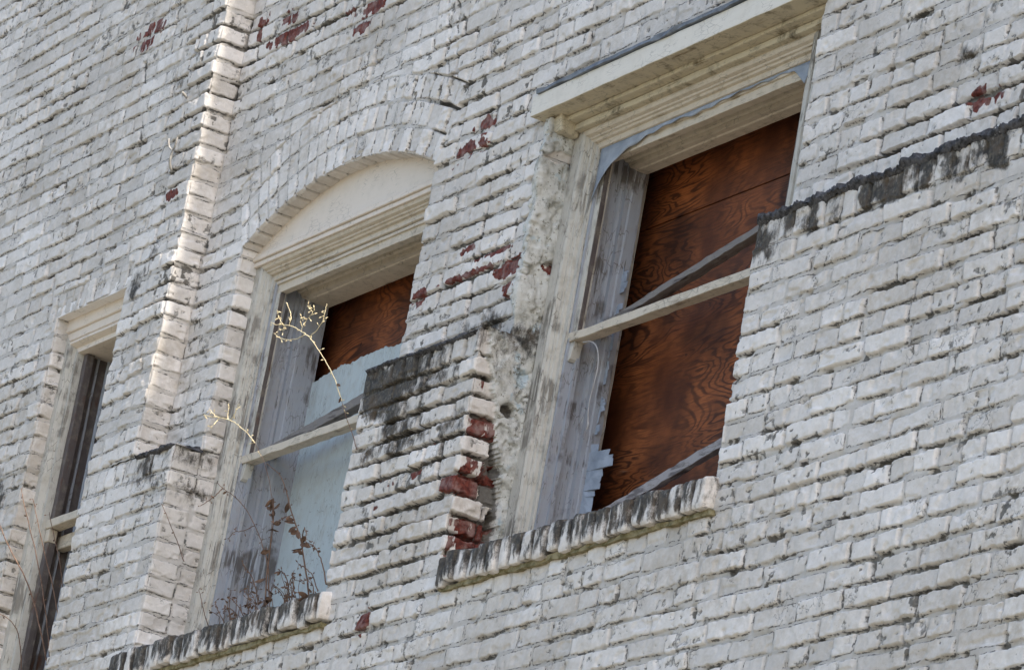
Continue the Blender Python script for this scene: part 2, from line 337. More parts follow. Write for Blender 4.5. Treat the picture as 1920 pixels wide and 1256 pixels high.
def mat_brick():
    M = NT('painted_brick')
    a = M.n('ShaderNodeAttribute', attribute_name='wa'); b = M.n('ShaderNodeAttribute', attribute_name='wb')
    sa = M.n('ShaderNodeSeparateColor'); sb = M.n('ShaderNodeSeparateColor'); M.L(a.outputs['Color'], sa.inputs[0]); M.L(b.outputs['Color'], sb.inputs[0])
    red, stain, edge = sa.outputs; tone = a.outputs['Alpha']; plas, dirt, bare = sb.outputs; inb = b.outputs['Alpha']
    n1 = M.noise(9, 5); n2 = M.noise(70, 6, .65); n3 = M.noise(240, 4, .6); n4 = M.noise(28, 5, .6)
    t = M.math('ADD', tone, M.math('MULTIPLY', M.math('SUBTRACT', n1, .5), .9))
    t = M.math('ADD', t, M.math('MULTIPLY', M.math('SUBTRACT', n2, .5), .7), clamp=True)
    col = M.mix(t, (.552, .508, .462), (.868, .816, .772))
    dd = M.math('MULTIPLY', dirt, M.ramp(.3, .75, n4), clamp=True)
    col = M.mix(M.math('MULTIPLY', dd, .75), col, (.47, .40, .32))
    col = M.mix(M.math('MULTIPLY', M.math('SUBTRACT', 1.0, inb), .38), col, M.mix(n4, (.24, .22, .19), (.48, .455, .42)))
    # plaster
    pc = M.mix(M.ramp(.30, .55, M.noise(24, 6, .6)), (.34, .33, .29), (.60, .59, .55))
    pc = M.mix(M.ramp(.58, .66, M.noise(11, 5, .6)), pc, (.45, .52, .55))
    pc = M.mix(M.ramp(.56, .64, M.noise(60, 7, .75)), pc, (.19, .175, .13))
    col = M.mix(plas, col, pc)
    # bare, weathered mortar and grey spots where paint is gone
    gb = M.mix(n2, (.07, .062, .055), (.27, .25, .22))
    col = M.mix(M.ramp(.35, .7, M.math('ADD', bare, M.math('MULTIPLY', M.math('SUBTRACT', n2, .5), 1.1))), col, gb)
    # bare red brick showing
    rc = M.mix(M.ramp(.3, .7, n2), (.070, .018, .015), (.21, .050, .033))
    rc = M.mix(M.ramp(.42, .70, n4), rc, (.27, .17, .15))
    rv = M.mapped((55, 55, 13))
    rf = M.math('ADD', red, M.math('MULTIPLY', M.math('SUBTRACT', M.noise(1, 4, .7, rv), .5), .9))
    rf = M.ramp(.50, .58, rf)
    col = M.mix(rf, col, rc)
    # flaking: dark hairlines along the arrises, specks, crazing
    fl = M.math('ADD', M.math('MULTIPLY', edge, .62), M.math('MULTIPLY', n2, .9))
    fl = M.math('MULTIPLY', M.ramp(.92, 1.0, fl), M.ramp(.40, .48, M.noise(16, 4)))
    vx = M.t.nodes.new('ShaderNodeTexVoronoi'); vx.feature = 'DISTANCE_TO_EDGE'; vx.inputs['Scale'].default_value = 26
    dv = M.t.nodes.new('ShaderNodeVectorMath'); dv.operation = 'ADD'
    nc = M.t.nodes.new('ShaderNodeTexNoise'); nc.inputs['Scale'].default_value = 30; nc.inputs['Detail'].default_value = 4; M.L(M.pos(), nc.inputs['Vector'])
    sc = M.t.nodes.new('ShaderNodeVectorMath'); sc.operation = 'SCALE'; sc.inputs['Scale'].default_value = .09
    M.L(nc.outputs['Color'], sc.inputs[0]); M.L(M.pos(), dv.inputs[0]); M.L(sc.outputs[0], dv.inputs[1]); M.L(dv.outputs[0], vx.inputs['Vector'])
    cr = M.math('MULTIPLY', M.ramp(.035, .01, vx.outputs[0]), M.ramp(.56, .64, M.noise(8, 4, .6)))
    sp = M.math('MULTIPLY', M.ramp(.68, .73, n3), M.ramp(.45, .6, M.noise(14, 3)))
    sp2 = M.math('MULTIPLY', M.ramp(.66, .69, n2), M.ramp(.47, .58, n1))
    fl = M.math('MAXIMUM', M.math('MAXIMUM', fl, M.math('MULTIPLY', cr, .8)), M.math('MULTIPLY', M.math('MAXIMUM', sp, sp2), .85))
    col = M.mix(M.math('MULTIPLY', fl, .85), col, (.10, .095, .09))
    # black lichen and soot
    sv = M.mapped((60, 60, 26))
    sf = M.math('ADD', stain, M.math('MULTIPLY', M.math('SUBTRACT', M.noise(1, 5, .7, sv), .5), 1.5))
    sf = M.math('ADD', sf, M.math('MULTIPLY', M.math('SUBTRACT', n3, .5), .5))
    blk = M.mix(M.ramp(.4, .7, n2), (.018, .017, .016), (.105, .088, .065))
    blk = M.mix(M.ramp(.45, .65, M.noise(12, 6, .7)), blk, (.075, .052, .032))
    col = M.mix(M.math('MULTIPLY', M.ramp(.26, .95, sf), .95), col, blk)
    M.L(col, M.b.inputs['Base Color'])
    hh = M.math('ADD', M.math('MULTIPLY', n2, .7), M.math('MULTIPLY', n3, .4)); hh = M.math('SUBTRACT', hh, M.math('MULTIPLY', fl, .5))
    M.bump(hh, .8, .004)
    return M.m

def mat_wood(name, c1, c2, bare, axis='z', wear=.5, dirt=.4, moss=None, moss_amt=0):
    """painted timber, weathered along its grain"""
    M = NT(name)
    st = {'z': (60, 60, 5), 'x': (5, 60, 60)}[axis]; st2 = {'z': (150, 150, 8), 'x': (8, 150, 150)}[axis]
    g = M.noise(1, 5, .6, M.mapped(st)); g2 = M.noise(1, 5, .75, M.mapped(st2)); n = M.noise(7, 5); nf = M.noise(120, 5, .65); nm = M.noise(25, 6, .6)
    col = M.mix(M.math('MULTIPLY', M.math('ADD', n, g), .5), c1, c2)
    col = M.mix(M.math('MULTIPLY', M.ramp(.45, .75, nm), dirt), col, (.36, .31, .24))
    w = M.math('MULTIPLY', M.ramp(.72-.30*wear, .80-.30*wear, g), M.ramp(.5, .62, n))
    col = M.mix(M.math('MULTIPLY', w, .8), col, bare)
    ln = M.math('MULTIPLY', M.ramp(.59, .64, g2), M.ramp(.42, .55, nm))
    col = M.mix(M.math('MULTIPLY', ln, wear), col, (.09, .08, .07))
    vz = M.t.nodes.new('ShaderNodeTexVoronoi'); vz.feature = 'DISTANCE_TO_EDGE'; vz.inputs['Scale'].default_value = 1.
    M.L(M.mapped({'z': (75, 75, 22), 'x': (22, 75, 75)}[axis]), vz.inputs['Vector'])
    cz = M.math('MULTIPLY', M.ramp(.05, .01, vz.outputs[0]), M.ramp(.50, .60, M.noise(13, 4)))
    col = M.mix(M.math('MULTIPLY', cz, .30+.4*wear), col, (.13, .11, .09))
    sp = M.ramp(.70, .75, nf); col = M.mix(M.math('MULTIPLY', sp, .7), col, (.08, .07, .06))
    if moss:
        col = M.mix(M.math('MULTIPLY', M.ramp(.5, .72, M.noise(14, 7, .7)), moss_amt), col, moss)
    M.L(col, M.b.inputs['Base Color']); M.b.inputs['Roughness'].default_value = .65
    M.bump(M.math('ADD', g, M.math('MULTIPLY', nf, .4)), .5, .002)
    return M.m

def mat_ply():
    M = NT('varnished_plywood')
    v = M.mapped((1.1, 1, 4.2), (0, math.radians(-10), 0))
    n = M.noise(1.5, 4.0, .42, v, .5)
    rings = M.math('SINE', M.math('MULTIPLY', n, 170)); rings = M.ramp(-.2, 1.0, rings)
    n2 = M.noise(3, 5); fine = M.noise(1, 5, .65, M.mapped((12, 12, 200), (0, math.radians(-4), 0)))
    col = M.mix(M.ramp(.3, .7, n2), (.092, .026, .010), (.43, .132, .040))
    vis = M.math('MULTIPLY', rings, M.ramp(.30, .62, M.noise(3.2, 3)))
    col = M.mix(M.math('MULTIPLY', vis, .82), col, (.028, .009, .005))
    col = M.mix(M.math('MULTIPLY', M.ramp(.45, .65, fine), .6), col, (.07, .022, .010))
    wx = M.math('MULTIPLY', M.ramp(.66, .74, M.noise(1, 6, .7, M.mapped((7, 7, 45)))), M.ramp(.52, .6, M.noise(2, 2)))
    col = M.mix(M.math('MULTIPLY', wx, .8), col, (.42, .22, .12))
    col = M.mix(M.math('MULTIPLY', M.ramp(.44, .66, M.noise(1.9, 4, .6, None, .4)), .72), col, (.022, .008, .005))  # broad dark blotches in the colour stand in for shade in the recess
    kn = M.ramp(.74, .78, M.noise(16, 2)); col = M.mix(kn, col, (.03, .012, .008))
    M.L(col, M.b.inputs['Base Color']); M.b.inputs['Roughness'].default_value = .6
    M.bump(M.math('ADD', fine, vis), .3, .001)
    return M.m

def mat_simple(name, c1, c2, scale=30, rough=.8, bump=.3, spots=None):
    M = NT(name); n = M.noise(scale, 6, .6)
    col = M.mix(M.ramp(.3, .7, n), c1, c2)
    if spots: col = M.mix(M.ramp(.62, .7, M.noise(scale*3, 5, .6)), col, spots)
    M.L(col, M.b.inputs['Base Color']); M.b.inputs['Roughness'].default_value = rough
    M.bump(M.noise(scale*4, 4), bump, .003); return M.m

mBrick = mat_brick()
mCase = mat_wood('weathered_cream_paint', (.47, .44, .385), (.64, .605, .54), (.18, .16, .135), 'z', .92, .6)
mCaseX = mat_wood('weathered_cream_paint_level', (.56, .48, .38), (.68, .60, .49), (.24, .18, .12), 'x', .5, .40, (.16, .11, .04), .25)
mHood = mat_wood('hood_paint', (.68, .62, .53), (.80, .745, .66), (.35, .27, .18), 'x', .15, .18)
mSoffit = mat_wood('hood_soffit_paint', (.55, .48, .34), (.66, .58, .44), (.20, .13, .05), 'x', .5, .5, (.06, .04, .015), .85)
mTymp = mat_wood('tympanum_paint', (.72, .62, .52), (.79, .70, .61), (.40, .30, .22), 'x', .1, .12)
mJamb = mat_wood('grey_jamb_paint', (.27, .28, .31), (.46, .47, .50), (.085, .07, .06), 'z', .92, .35)
mBlue = mat_wood('blue_grey_paint', (.44, .49, .56), (.58, .63, .70), (.16, .15, .15), 'z', .35, .15)
mDarkW = mat_wood('bare_dark_timber', (.14, .12, .11), (.28, .25, .23), (.06, .045, .04), 'x', .7, .3)
mGreyW = mat_wood('bare_grey_timber', (.30, .26, .25), (.46, .42, .41), (.10, .08, .075), 'x', .85, .2)
mBrownW = mat_wood('peeling_brown_sash', (.05, .036, .03), (.17, .145, .14), (.10, .04, .02), 'z', .8, .4)
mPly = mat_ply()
mPale = mat_wood('pale_blue_board', (.44, .495, .505), (.56, .61, .615), (.33, .36, .36), 'z', .4, .3)
mPaper = mat_simple('torn_blue_grey_film', (.24, .275, .33), (.40, .44, .51), 12, .6, .2)
mCap = mat_simple('black_lichen_mortar', (.028, .027, .028), (.12, .115, .12), 60, .95, .9, (.30, .29, .29))
mFlash = mat_simple('lead_flashing', (.10, .11, .13), (.22, .24, .27), 20, .6, .3)
mVoid = mat_simple('dark_room', (.015, .014, .013), (.03, .028, .026), 8, .9, .1)
mSunTwig = mat_simple('sunlit_straw_stem', (.62, .50, .30), (.78, .68, .45), 60, .7, .2)  # pale straw puts the sunlit look of the weed tips into the colour
mStem = mat_simple('dry_brown_stem', (.11, .065, .045), (.22, .14, .10), 60, .8, .2)
mLeaf = mat_simple('dry_leaf', (.06, .036, .025), (.17, .105, .07), 40, .8, .3)
mCord = mat_simple('old_cord', (.40, .38, .36), (.52, .50, .48), 60, .8, .2)
mIron = mat_simple('painted_iron', (.22, .20, .18), (.45, .43, .40), 60, .6, .3, (.12, .08, .06))
mGround = mat_simple('dusty_paving', (.155, .145, .115), (.215, .20, .16), .7, .9, .1)

# ------------------------------------------------------------------ object helpers
def empty(name, loc, label=None, cat=None, group=None):
    o = bpy.data.objects.new(name, None); o.location = loc; C.objects.link(o); o.empty_display_size = .1
    if label: o['label'] = label; o['category'] = cat
    if group: o['group'] = group
    return o
def child(o, parent):
    bpy.context.view_layer.update()
    o.parent = parent
    def wm(p): return (wm(p.parent) @ p.matrix_parent_inverse @ p.matrix_basis) if p.parent else p.matrix_basis.copy()
    o.matrix_parent_inverse = wm(parent).inverted(); return o
def tag(o, label, cat, group=None):
    o['label'] = label; o['category'] = cat
    if group: o['group'] = group
    return o
def bmobj(name, bm, mat, parent=None, smooth=False, origin=None, bevel=0):
    if bevel:
        pass
    bmesh.ops.recalc_face_normals(bm, faces=bm.faces[:])
    if origin is not None: bmesh.ops.translate(bm, verts=bm.verts[:], vec=-Vector(origin))
    me = bpy.data.meshes.new(name); bm.to_mesh(me); bm.free()
    for m in (mat if isinstance(mat, (list, tuple)) else [mat]): me.materials.append(m)
    if smooth: me.shade_smooth()
    o = bpy.data.objects.new(name, me); C.objects.link(o)
    if origin is not None: o.location = origin
    if bevel:
        md = o.modifiers.new('bevel', 'BEVEL'); md.width = bevel; md.segments = 2; md.limit_method = 'ANGLE'; md.angle_limit = math.radians(40)
    if parent is not None: child(o, parent)
    return o
def add_box(bm, x0, x1, y0, y1, z0, z1, cuts=0, jit=0, M=None, mi=0):
    """box with long-side subdivisions and slight unevenness"""
    nx = max(1, int((x1-x0)/.05)) if cuts else 1; nz = max(1, int((z1-z0)/.05)) if cuts else 1; ny = 1
    vs = {}
    def v(i, j, k):
        if (i, j, k) not in vs:
            p = Vector((x0+(x1-x0)*i/nx, y0+(y1-y0)*j/ny, z0+(z1-z0)*k/nz))
            if jit: p += Vector((random.uniform(-jit, jit), random.uniform(-jit, jit), random.uniform(-jit, jit)))
            if M is not None: p = M @ p
            vs[(i, j, k)] = bm.verts.new(p)
        return vs[(i, j, k)]
    F = []
    for i in range(nx):
        for k in range(nz):
            F.append([v(i, 0, k), v(i+1, 0, k), v(i+1, 0, k+1), v(i, 0, k+1)]); F.append([v(i, 1, k), v(i, 1, k+1), v(i+1, 1, k+1), v(i+1, 1, k)])
        F.append([v(i, 0, 0), v(i, 1, 0), v(i+1, 1, 0), v(i+1, 0, 0)]); F.append([v(i, 0, nz), v(i+1, 0, nz), v(i+1, 1, nz), v(i, 1, nz)])
    for k in range(nz):
        F.append([v(0, 0, k), v(0, 0, k+1), v(0, 1, k+1), v(0, 1, k)]); F.append([v(nx, 0, k), v(nx, 1, k), v(nx, 1, k+1), v(nx, 0, k+1)])
    for f in F: bm.faces.new(f).material_index = mi
def sweep(bm, prof, X0, X1, Zb, Zt, jit=.0008, parts='LHR'):
    """mitred moulding round an opening; prof = closed list of (inset, depth)"""
    st = []
    def line(p, q, n): return [(p[0]+(q[0]-p[0])*t/n, p[1]+(q[1]-p[1])*t/n) for t in range(n+1)]
    n = len(prof); rings = []
    nl = max(2, int((Zt-Zb)/.08)); nh = max(2, int((X1-X0)/.08))
    seqs = []
    if parts == 'LHR':
        seqs = [('v', X0, 1, Zb, None)]
    pts = []
    def ring(f):
        return [bm.verts.new((f(a)[0]+random.uniform(-jit, jit), y+random.uniform(-jit, jit), f(a)[1])) for a, y in prof]
    if 'L' in parts:
        for k in range(nl+1):
            t = k/nl; rings.append(ring(lambda a: (X0+a, Zb+(Zt-a-Zb)*t)))
    elif 'H' in parts: rings.append(ring(lambda a: (X0+a, Zt-a)))
    if 'H' in parts:
        for k in range(1, nh+1):
            t = k/nh; rings.append(ring(lambda a: (X0+a+(X1-X0-2*a)*t, Zt-a)))
    if 'R' in parts:
        if 'H' not in parts: rings = [] if 'L' not in parts else rings
        k0 = 1 if 'H' in parts else 0
        for k in range(k0, nl+1):
            t = k/nl; rings.append(ring(lambda a: (X1-a, (Zt-a)+(Zb-(Zt-a))*t)))
    for r0, r1 in zip(rings, rings[1:]):
        for i in range(n):
            j = (i+1) % n; bm.faces.new([r0[i], r0[j], r1[j], r1[i]])
    bm.faces.new(rings[0]); bm.faces.new(rings[-1][::-1])
def tube(bm, pts, r0, r1, sides=6, wob=0):
    pts = [Vector(p) for p in pts]
    # smooth the centre line
    for _ in range(2):
        q = [pts[0]]
        for a, b in zip(pts, pts[1:]): q += [a*.75+b*.25, a*.25+b*.75]
        pts = q+[pts[-1]]
    if wob: pts = [pts[0]]+[p+Vector((random.uniform(-wob, wob), random.uniform(-wob, wob), random.uniform(-wob, wob))) for p in pts[1:]]
    rings = []
    for k, p in enumerate(pts):
        d = (pts[min(k+1, len(pts)-1)]-pts[max(k-1, 0)]).normalized(); t = k/(len(pts)-1); r = r0+(r1-r0)*t
        a = d.orthogonal().normalized(); b = d.cross(a)
        if rings: 
            a = (pa-d*pa.dot(d)).normalized(); b = d.cross(a)
        pa = a
        rings.append([bm.verts.new(p+(a*math.cos(2*math.pi*i/sides)+b*math.sin(2*math.pi*i/sides))*r) for i in range(sides)])
    for A, B in zip(rings, rings[1:]):
        for i in range(sides): bm.faces.new([A[i], A[(i+1) % sides], B[(i+1) % sides], B[i]])
    bm.faces.new(rings[0][::-1]); bm.faces.new(rings[-1])
    return pts

# ------------------------------------------------------------------ the building
B = empty('brick_building', (0, 0, -6.0), 'old brick building with flaking white paint, stained ledges and three weathered sash windows', 'building')
LW, PL = -.095, -.106           # left wall plane, pilaster plane
def arc_open(x, z):
    r = np.hypot(x-ARC_X, z-ARC_Z); inside = (abs(x-ARC_X) < .678) & (z < .95)
    return inside & ((r < ARC_R) | (z < .728))
allp = {'wall': [], 'pilaster': [], 'arch': [], 'pier': []}
def put(path, z0, z1, which=None):
    V, WA, WB, Q, cx, cy, cz = panel(path, z0, z1)
    keep = ~(arc_open(cx, cz) & (cz > .69)) & ~((cx > .005) & (cx < 1.505) & (cz > .69) & (cz < .765))
    if which: sel = {which: keep}
    else:
        r = np.hypot(cx-ARC_X, cz-ARC_Z)-ARC_R; th = np.arctan2(cx-ARC_X, cz-ARC_Z)
        ar = (r < .27) & (abs(th) < ARC_T+.004) & (cz > .69)
        pi = (cx > -2.625) & (cx <= -2.409) & (cz > 0)
        sel = {'arch': keep & ar, 'pilaster': keep & pi & ~ar, 'wall': keep & ~ar & ~pi}
    for k, m in sel.items():
        if m.any(): allp[k].append((V, WA, WB, Q[m]))
tail = [(5.0, 0), (5.0, -.106), (5.4, -.106), (5.4, 0), (6.2, 0)]  # wall end with an added, unseen pilaster to hold back the raking sun
put([(-7, LW), (-2.62, LW), (-2.62, PL), (-2.41, PL), (-2.41, 0)]+tail, .704, 4.2)
put([(-7, LW), (-3.385, LW), (-3.385, 0)], .0, .704)
put([(-2.82, 0), (-2.82, LW), (-2.62, LW), (-2.62, PL), (-2.41, PL), (-2.41, 0), (-2.10, 0), (-2.10, .12)], .0, .704)
put([(-.745, .12), (-.745, 0), (0, 0), (0, .12)], 0, .704, 'pier')
put([(1.503, .12), (1.503, 0)]+tail, 0, .704)
LP = -.10
put([(-7, LP), (-3.385, LP), (-3.385, 0)], -.829, 0)
put([(-2.82, 0), (-2.82, LP), (-2.10, LP), (-2.10, .12)], -.829, 0)
put([(-.745, .12), (-.745, LP), (0, LP), (0, .12)], -.829, 0, 'pier')
put([(1.515, .12), (1.515, LP), (6.2, LP)], -.829, 0)
put([(-7, LP), (6.2, LP)], -6.0, -.829)
bm = bmesh.new(); add_box(bm, 5.0, 5.4, -.106, .3, 6.0, 12.4); add_box(bm, 4.98, 5.42, -.165, .1, -6, 6.0); bmobj('added_sun_blocker', bm, mBrick, B)  # unseen stepped blocker, added to keep the sun off the wall but not the twigs
bm = bmesh.new(); add_box(bm, -7, 6.2, -.0, .4, 4.2, 12.4); bmobj('sun_block_storey', bm, mBrick, B)  # unseen upper wall, added so the sun cannot pass over the top
for k, L in allp.items():
    V = []; WA = []; WB = []; Q = []; off = 0
    for v, a, b, q in L: V.append(v); WA.append(a); WB.append(b); Q.append(q+off); off += len(v)
    o = np_mesh(k, np.concatenate(V), np.concatenate(Q), mBrick, {'wa': np.concatenate(WA), 'wb': np.concatenate(WB)}); child(o, B)
    if k == 'pier': o['label'] = 'battered brick pier between the two wide windows'
del allp
# the building's other sides and roof, plain
bm = bmesh.new(); add_box(bm, -6.98, 6.18, .62, 9, -6, 4.15); bmobj('back_wall', bm, mVoid, B)
bm = bmesh.new()
add_box(bm, -7.0, -6.985, -.09, 9, -6, 4.19); add_box(bm, 6.185, 6.2, -.09, 9, -6, 4.19); add_box(bm, -6.99, 6.19, .41, 9, 4.2, 12.4); add_box(bm, -7.0, 6.2, -.06, 9, 12.41, 12.6)
bmobj('side_wall', bm, mBrick, B)
# arch soffit: underside of the lowest ring, brick by brick
nth = 300; ny = 26
th = np.linspace(-ARC_T, ARC_T, nth); yy = np.linspace(.0, .12, ny)
T, Y = np.meshgrid(th, yy, indexing='ij')
ta = T*(ARC_R+.045)/.068+0+.12*vn(T*9, 0*T, 8); ia = np.floor(ta); fa = (ta-ia)*.068
dj = np.minimum(fa-.003, .065-fa)+.002*(vn(T*200, Y*90, 3)-.5)
p = ss(-.001, .006, dj); hs = (hsh(0*ia, ia, 60)-.5)*.008*p-.010*(1-p)+.002*(fbm(T*60, Y*60, 5)-.5)
edge_y = ss(.010, 0, Y)
r = ARC_R-.002-hs+edge_y*.006
V = np.stack([ARC_X+np.sin(T)*r, Y-.003+.0*T, ARC_Z+np.cos(T)*r], -1).reshape(-1, 3)
I = np.arange(nth*ny).reshape(nth, ny); Q = np.stack([I[:-1, :-1], I[:-1, 1:], I[1:, 1:], I[1:, :-1]], -1).reshape(-1, 4)
wa = np.stack([0*T, .06+.0*T, np.exp(-(dj/.003)**2), .5+.4*(hsh(0*ia, ia, 71)-.5)], -1).reshape(-1, 4)
wb = np.stack([0*T, .55+0*T, .5*(1-p), p], -1).reshape(-1, 4)
o = np_mesh('arch_soffit', V, Q, mBrick, {'wa': wa, 'wb': wb}); child(o, B)
# skewback shelf and head of the narrow window
bm = bmesh.new(); add_box(bm, -2.15, -2.098, .004, .14, .703, .76, 1, .001); bmobj('arch_springer', bm, mBrick, B)
bm = bmesh.new(); add_box(bm, -3.40, -2.80, LW+.004, .02, .700, .74, 1, .002)
o = bmobj('lintel_underside', bm, mBrick, B)

# ledges: black lichen-covered mortar weathering on top of the thicker lower wall
def ledge(x0, x1, seed, parent, amp=1.):
    xs = np.arange(x0, x1+.003, .006); ts = np.linspace(0, 1, 22)
    X, T = np.meshgrid(xs, ts, indexing='ij')
    Yb = np.interp(T, [0, .12, .3, 1], [-.094, -.110, -.100, .012]); Zb = np.interp(T, [0, .12, .3, 1], [-.018, -.002, .012, .042])
    n = fbm(X*26+seed, T*5, 61, 4)-.5; n2 = fbm(X*90, T*16, 63, 3)-.5; lump = fbm(X*7+seed, T*0, 62, 2)-.4
    Y_ = Yb-(n*.030+n2*.018)*(1-.3*T)*amp-.006*amp; Z_ = (Zb+.018)*(.4+.6*amp)-.018-.006*(amp < .3)+.008*(fbm(X*220, T*40, 64, 2)-.5)+(n*.040+n2*.022+lump*.04*np.sin(np.pi*np.clip(T, 0, 1)))*amp
    e = np.minimum(ss(x0-.001, x0+.025, X), 1-ss(x1-.025, x1+.001, X)); Y_ = np.where(Y_ < -.095, -.095+(Y_+.095)*e, Y_); Z_ = -.006+(Z_+.006)*e
    V = np.stack([X, Y_, Z_], -1).reshape(-1, 3); a, b = X.shape; I = np.arange(a*b).reshape(a, b)
    Q = np.stack([I[:-1, :-1], I[1:, :-1], I[1:, 1:], I[:-1, 1:]], -1).reshape(-1, 4)
    o = np_mesh('ledge', V, Q, mCap); child(o, parent); return o
ledge(-2.41, -2.10, 1., B, .4)['label'] = 'short black ledge at the foot of the pilaster'
ledge(-.745, .0, 5., B, .29)['label'] = 'black crumbling ledge across the pier'
ledge(1.51, 6.1, 9., B, .62)['label'] = 'long black furry ledge to the right of the windows'

# sills of bricks on edge
def sill(x0, x1, zt, seed, zend=0):
    rs = random.Random(seed); Vs = []; Qs = []; A = []; Bm = []; off = 0
    x = x0; k = 0
    while x < x1-.02:
        wd = rs.uniform(.056, .070); gap = .004; wd = min(wd, x1-x)
        yf = -.135+rs.uniform(-.006, .008); zz = zt+rs.uniform(-.006, .005); hb = .098+rs.uniform(-.006, .004)
        nn = 10
        # rounded box as a squashed cube-sphere grid
        g = np.linspace(-1, 1, nn)
        faces = []
        for ax in range(3):
            for sg in (-1, 1):
                a, b = np.meshgrid(g, g, indexing='ij'); pt = np.zeros((nn, nn, 3)); pt[..., ax] = sg; pt[..., (ax+1) % 3] = a; pt[..., (ax+2) % 3] = b
                if sg < 0: pt = pt[::-1]
                faces.append(pt)
        half = np.array([wd/2-gap/2, .115, hb/2])
        for pt in faces:
            rr = .013; q = pt*half; inner = np.clip(q, -(half-rr), half-rr); dlt = q-inner; nl = np.linalg.norm(dlt, axis=-1, keepdims=True)+1e-9
            q = inner+dlt/nl*rr*np.minimum(1, nl/rr*1.0) if False else inner+dlt/nl*rr
            cx, cy, cz = x+wd/2, yf+.115, zz-hb/2
            # the top slopes outwards
            q[..., 2] += (q[..., 1]+.115)*.16
            P = q+np.array([cx, cy, cz])
            nz_ = (fbm(P[..., 0]*45+k, P[..., 2]*45+P[..., 1]*45, 71, 3)-.5)*.008
            P = P+dlt/nl*nz_[..., None]
            Vs.append(P.reshape(-1, 3)); I = np.arange(nn*nn).reshape(nn, nn)+off
            Qs.append(np.stack([I[:-1, :-1], I[1:, :-1], I[1:, 1:], I[:-1, 1:]], -1).reshape(-1, 4)); off += nn*nn
            white = hsh(k, int(seed), 5)
            fz = (P[..., 2]-(zz-hb))/hb; fx = (P[..., 0]-x)/wd
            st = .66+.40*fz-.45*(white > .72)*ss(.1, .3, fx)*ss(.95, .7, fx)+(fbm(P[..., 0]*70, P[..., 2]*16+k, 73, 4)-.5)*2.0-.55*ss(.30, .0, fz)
            if k >= int((x1-x0)/.066)-1: st = st-.55
            A.append(np.stack([0*st, np.clip(st, 0, 1), 0*st, .8+0*st], -1).reshape(-1, 4))
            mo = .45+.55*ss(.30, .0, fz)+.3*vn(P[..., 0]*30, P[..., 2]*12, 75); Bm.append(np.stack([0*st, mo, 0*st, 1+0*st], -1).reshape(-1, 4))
        x += wd+gap; k += 1
    o = np_mesh('sill', np.concatenate(Vs), np.concatenate(Qs), mBrick, {'wa': np.concatenate(A), 'wb': np.concatenate(Bm)})
    return child(o, B)
sill(-2.20, -.675, -.735, 3)['label'] = 'streaked black and white brick sill under the arched window'
sill(.035, 1.555, -.735, 8)['label'] = 'streaked black and white brick sill under the flat-headed window'
mMoss = mat_simple('mossy_mortar', (.12, .10, .04), (.36, .31, .19), 40, .9, .8)
for a, b in ((-2.19, -.69), (.045, 1.545)):   # mossy mortar bed under each sill
    bm = bmesh.new(); add_box(bm, a, b, -.112, .1, -.843, -.828, 1, .0035); bmobj('sill_bed', bm, mMoss, B)

# ------------------------------------------------------------------ windows
def wide_window(X0, X1, Zt, y0, ply_y, label, seed):
    rnd = random.Random(seed)
    W = empty('sash_window', (X0, y0, -.74)); child(W, B); W['label'] = label
    d = y0-.085; f = lambda p: [(a, y+d) for a, y in p]
    Zb = -.74
    case = f([(-.01, .30), (-.01, .090), (0, .085), (.040, .085), (.043, .091), (.047, .091), (.050, .083), (.060, .081), (.068, .085), (.072, .096), (.078, .096), (.080, .103), (.086, .106), (.088, .116), (.106, .116), (.108, .122), (.108, .30)])
    for sd_ in 'LR': bm = bmesh.new(); sweep(bm, case, X0, X1, Zb, Zt, .0009, sd_); bmobj('casing', bm, mCase, W)
    bm = bmesh.new(); sweep(bm, case, X0, X1, Zb, Zt, .0009, 'H'); o = bmobj('head_casing', bm, mCaseX, W)
    # track: parting bead, inner stop, lining back to the boarding
    py = ply_y
    tr = [(.112, .31+d), (.112, .122+d), (.1225, .122+d), (.1225, .150+d), (.137, .150+d), (.137, .163+d), (.118, .163+d), (.118, .200+d), (.126, .203+d), (.128, .212+d), (.148, .212+d), (.148, .228+d), (.152, .232+d), (.152, py-.002)]
    tr = [(.112, py-.002)]+tr[1:]
    for sd_ in 'LR': bm = bmesh.new(); sweep(bm, tr, X0, X1, Zb, Zt, .0008, sd_); bmobj('jamb', bm, mJamb, W)
    bm = bmesh.new(); sweep(bm, tr, X0, X1, Zb, Zt, .0008, 'H'); bmobj('head_soffit', bm, mCaseX, W)
    bm = bmesh.new(); add_box(bm, X0, X1, y0+.01, ply_y, Zb-.02, Zb+.005, 1, .001); bmobj('window_board', bm, mGreyW, W)
    return W, d
# --- flat-headed window
W2, d2 = wide_window(.012, 1.405, .718, .085, .27, 'flat-headed window under a projecting hood, boarded with dark red-brown plywood', 2)
bm = bmesh.new(); add_box(bm, -.07, 1.585, -.038, .09, .705, .772, 1, .0009); 
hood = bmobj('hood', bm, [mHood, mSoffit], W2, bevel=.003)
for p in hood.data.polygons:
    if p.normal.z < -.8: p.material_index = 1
for (ya, zb, zt_) in ((.030, .690, .7045), (.060, .668, .6895)):
    bm = bmesh.new(); add_box(bm, -.0, 1.5, ya, .092, zb, zt_, 1, .0012); bmobj('bed_mould', bm, mSoffit, W2, bevel=.004)
bm = bmesh.new(); add_box(bm, 1.405, 1.53, .08, .3, -.76, .70); bmobj('mortar_fillet', bm, mCase, W2)
bm = bmesh.new(); add_box(bm, -.04, 1.62, -.046, .03, .7735, .786, 1, .003); bmobj('flashing', bm, mFlash, W2)
bm = bmesh.new(); add_box(bm, -.03, .045, .01, .084, .655, .7035, 1, .006)
bmobj('mortar_lump', bm, mSoffit, W2, bevel=.008)
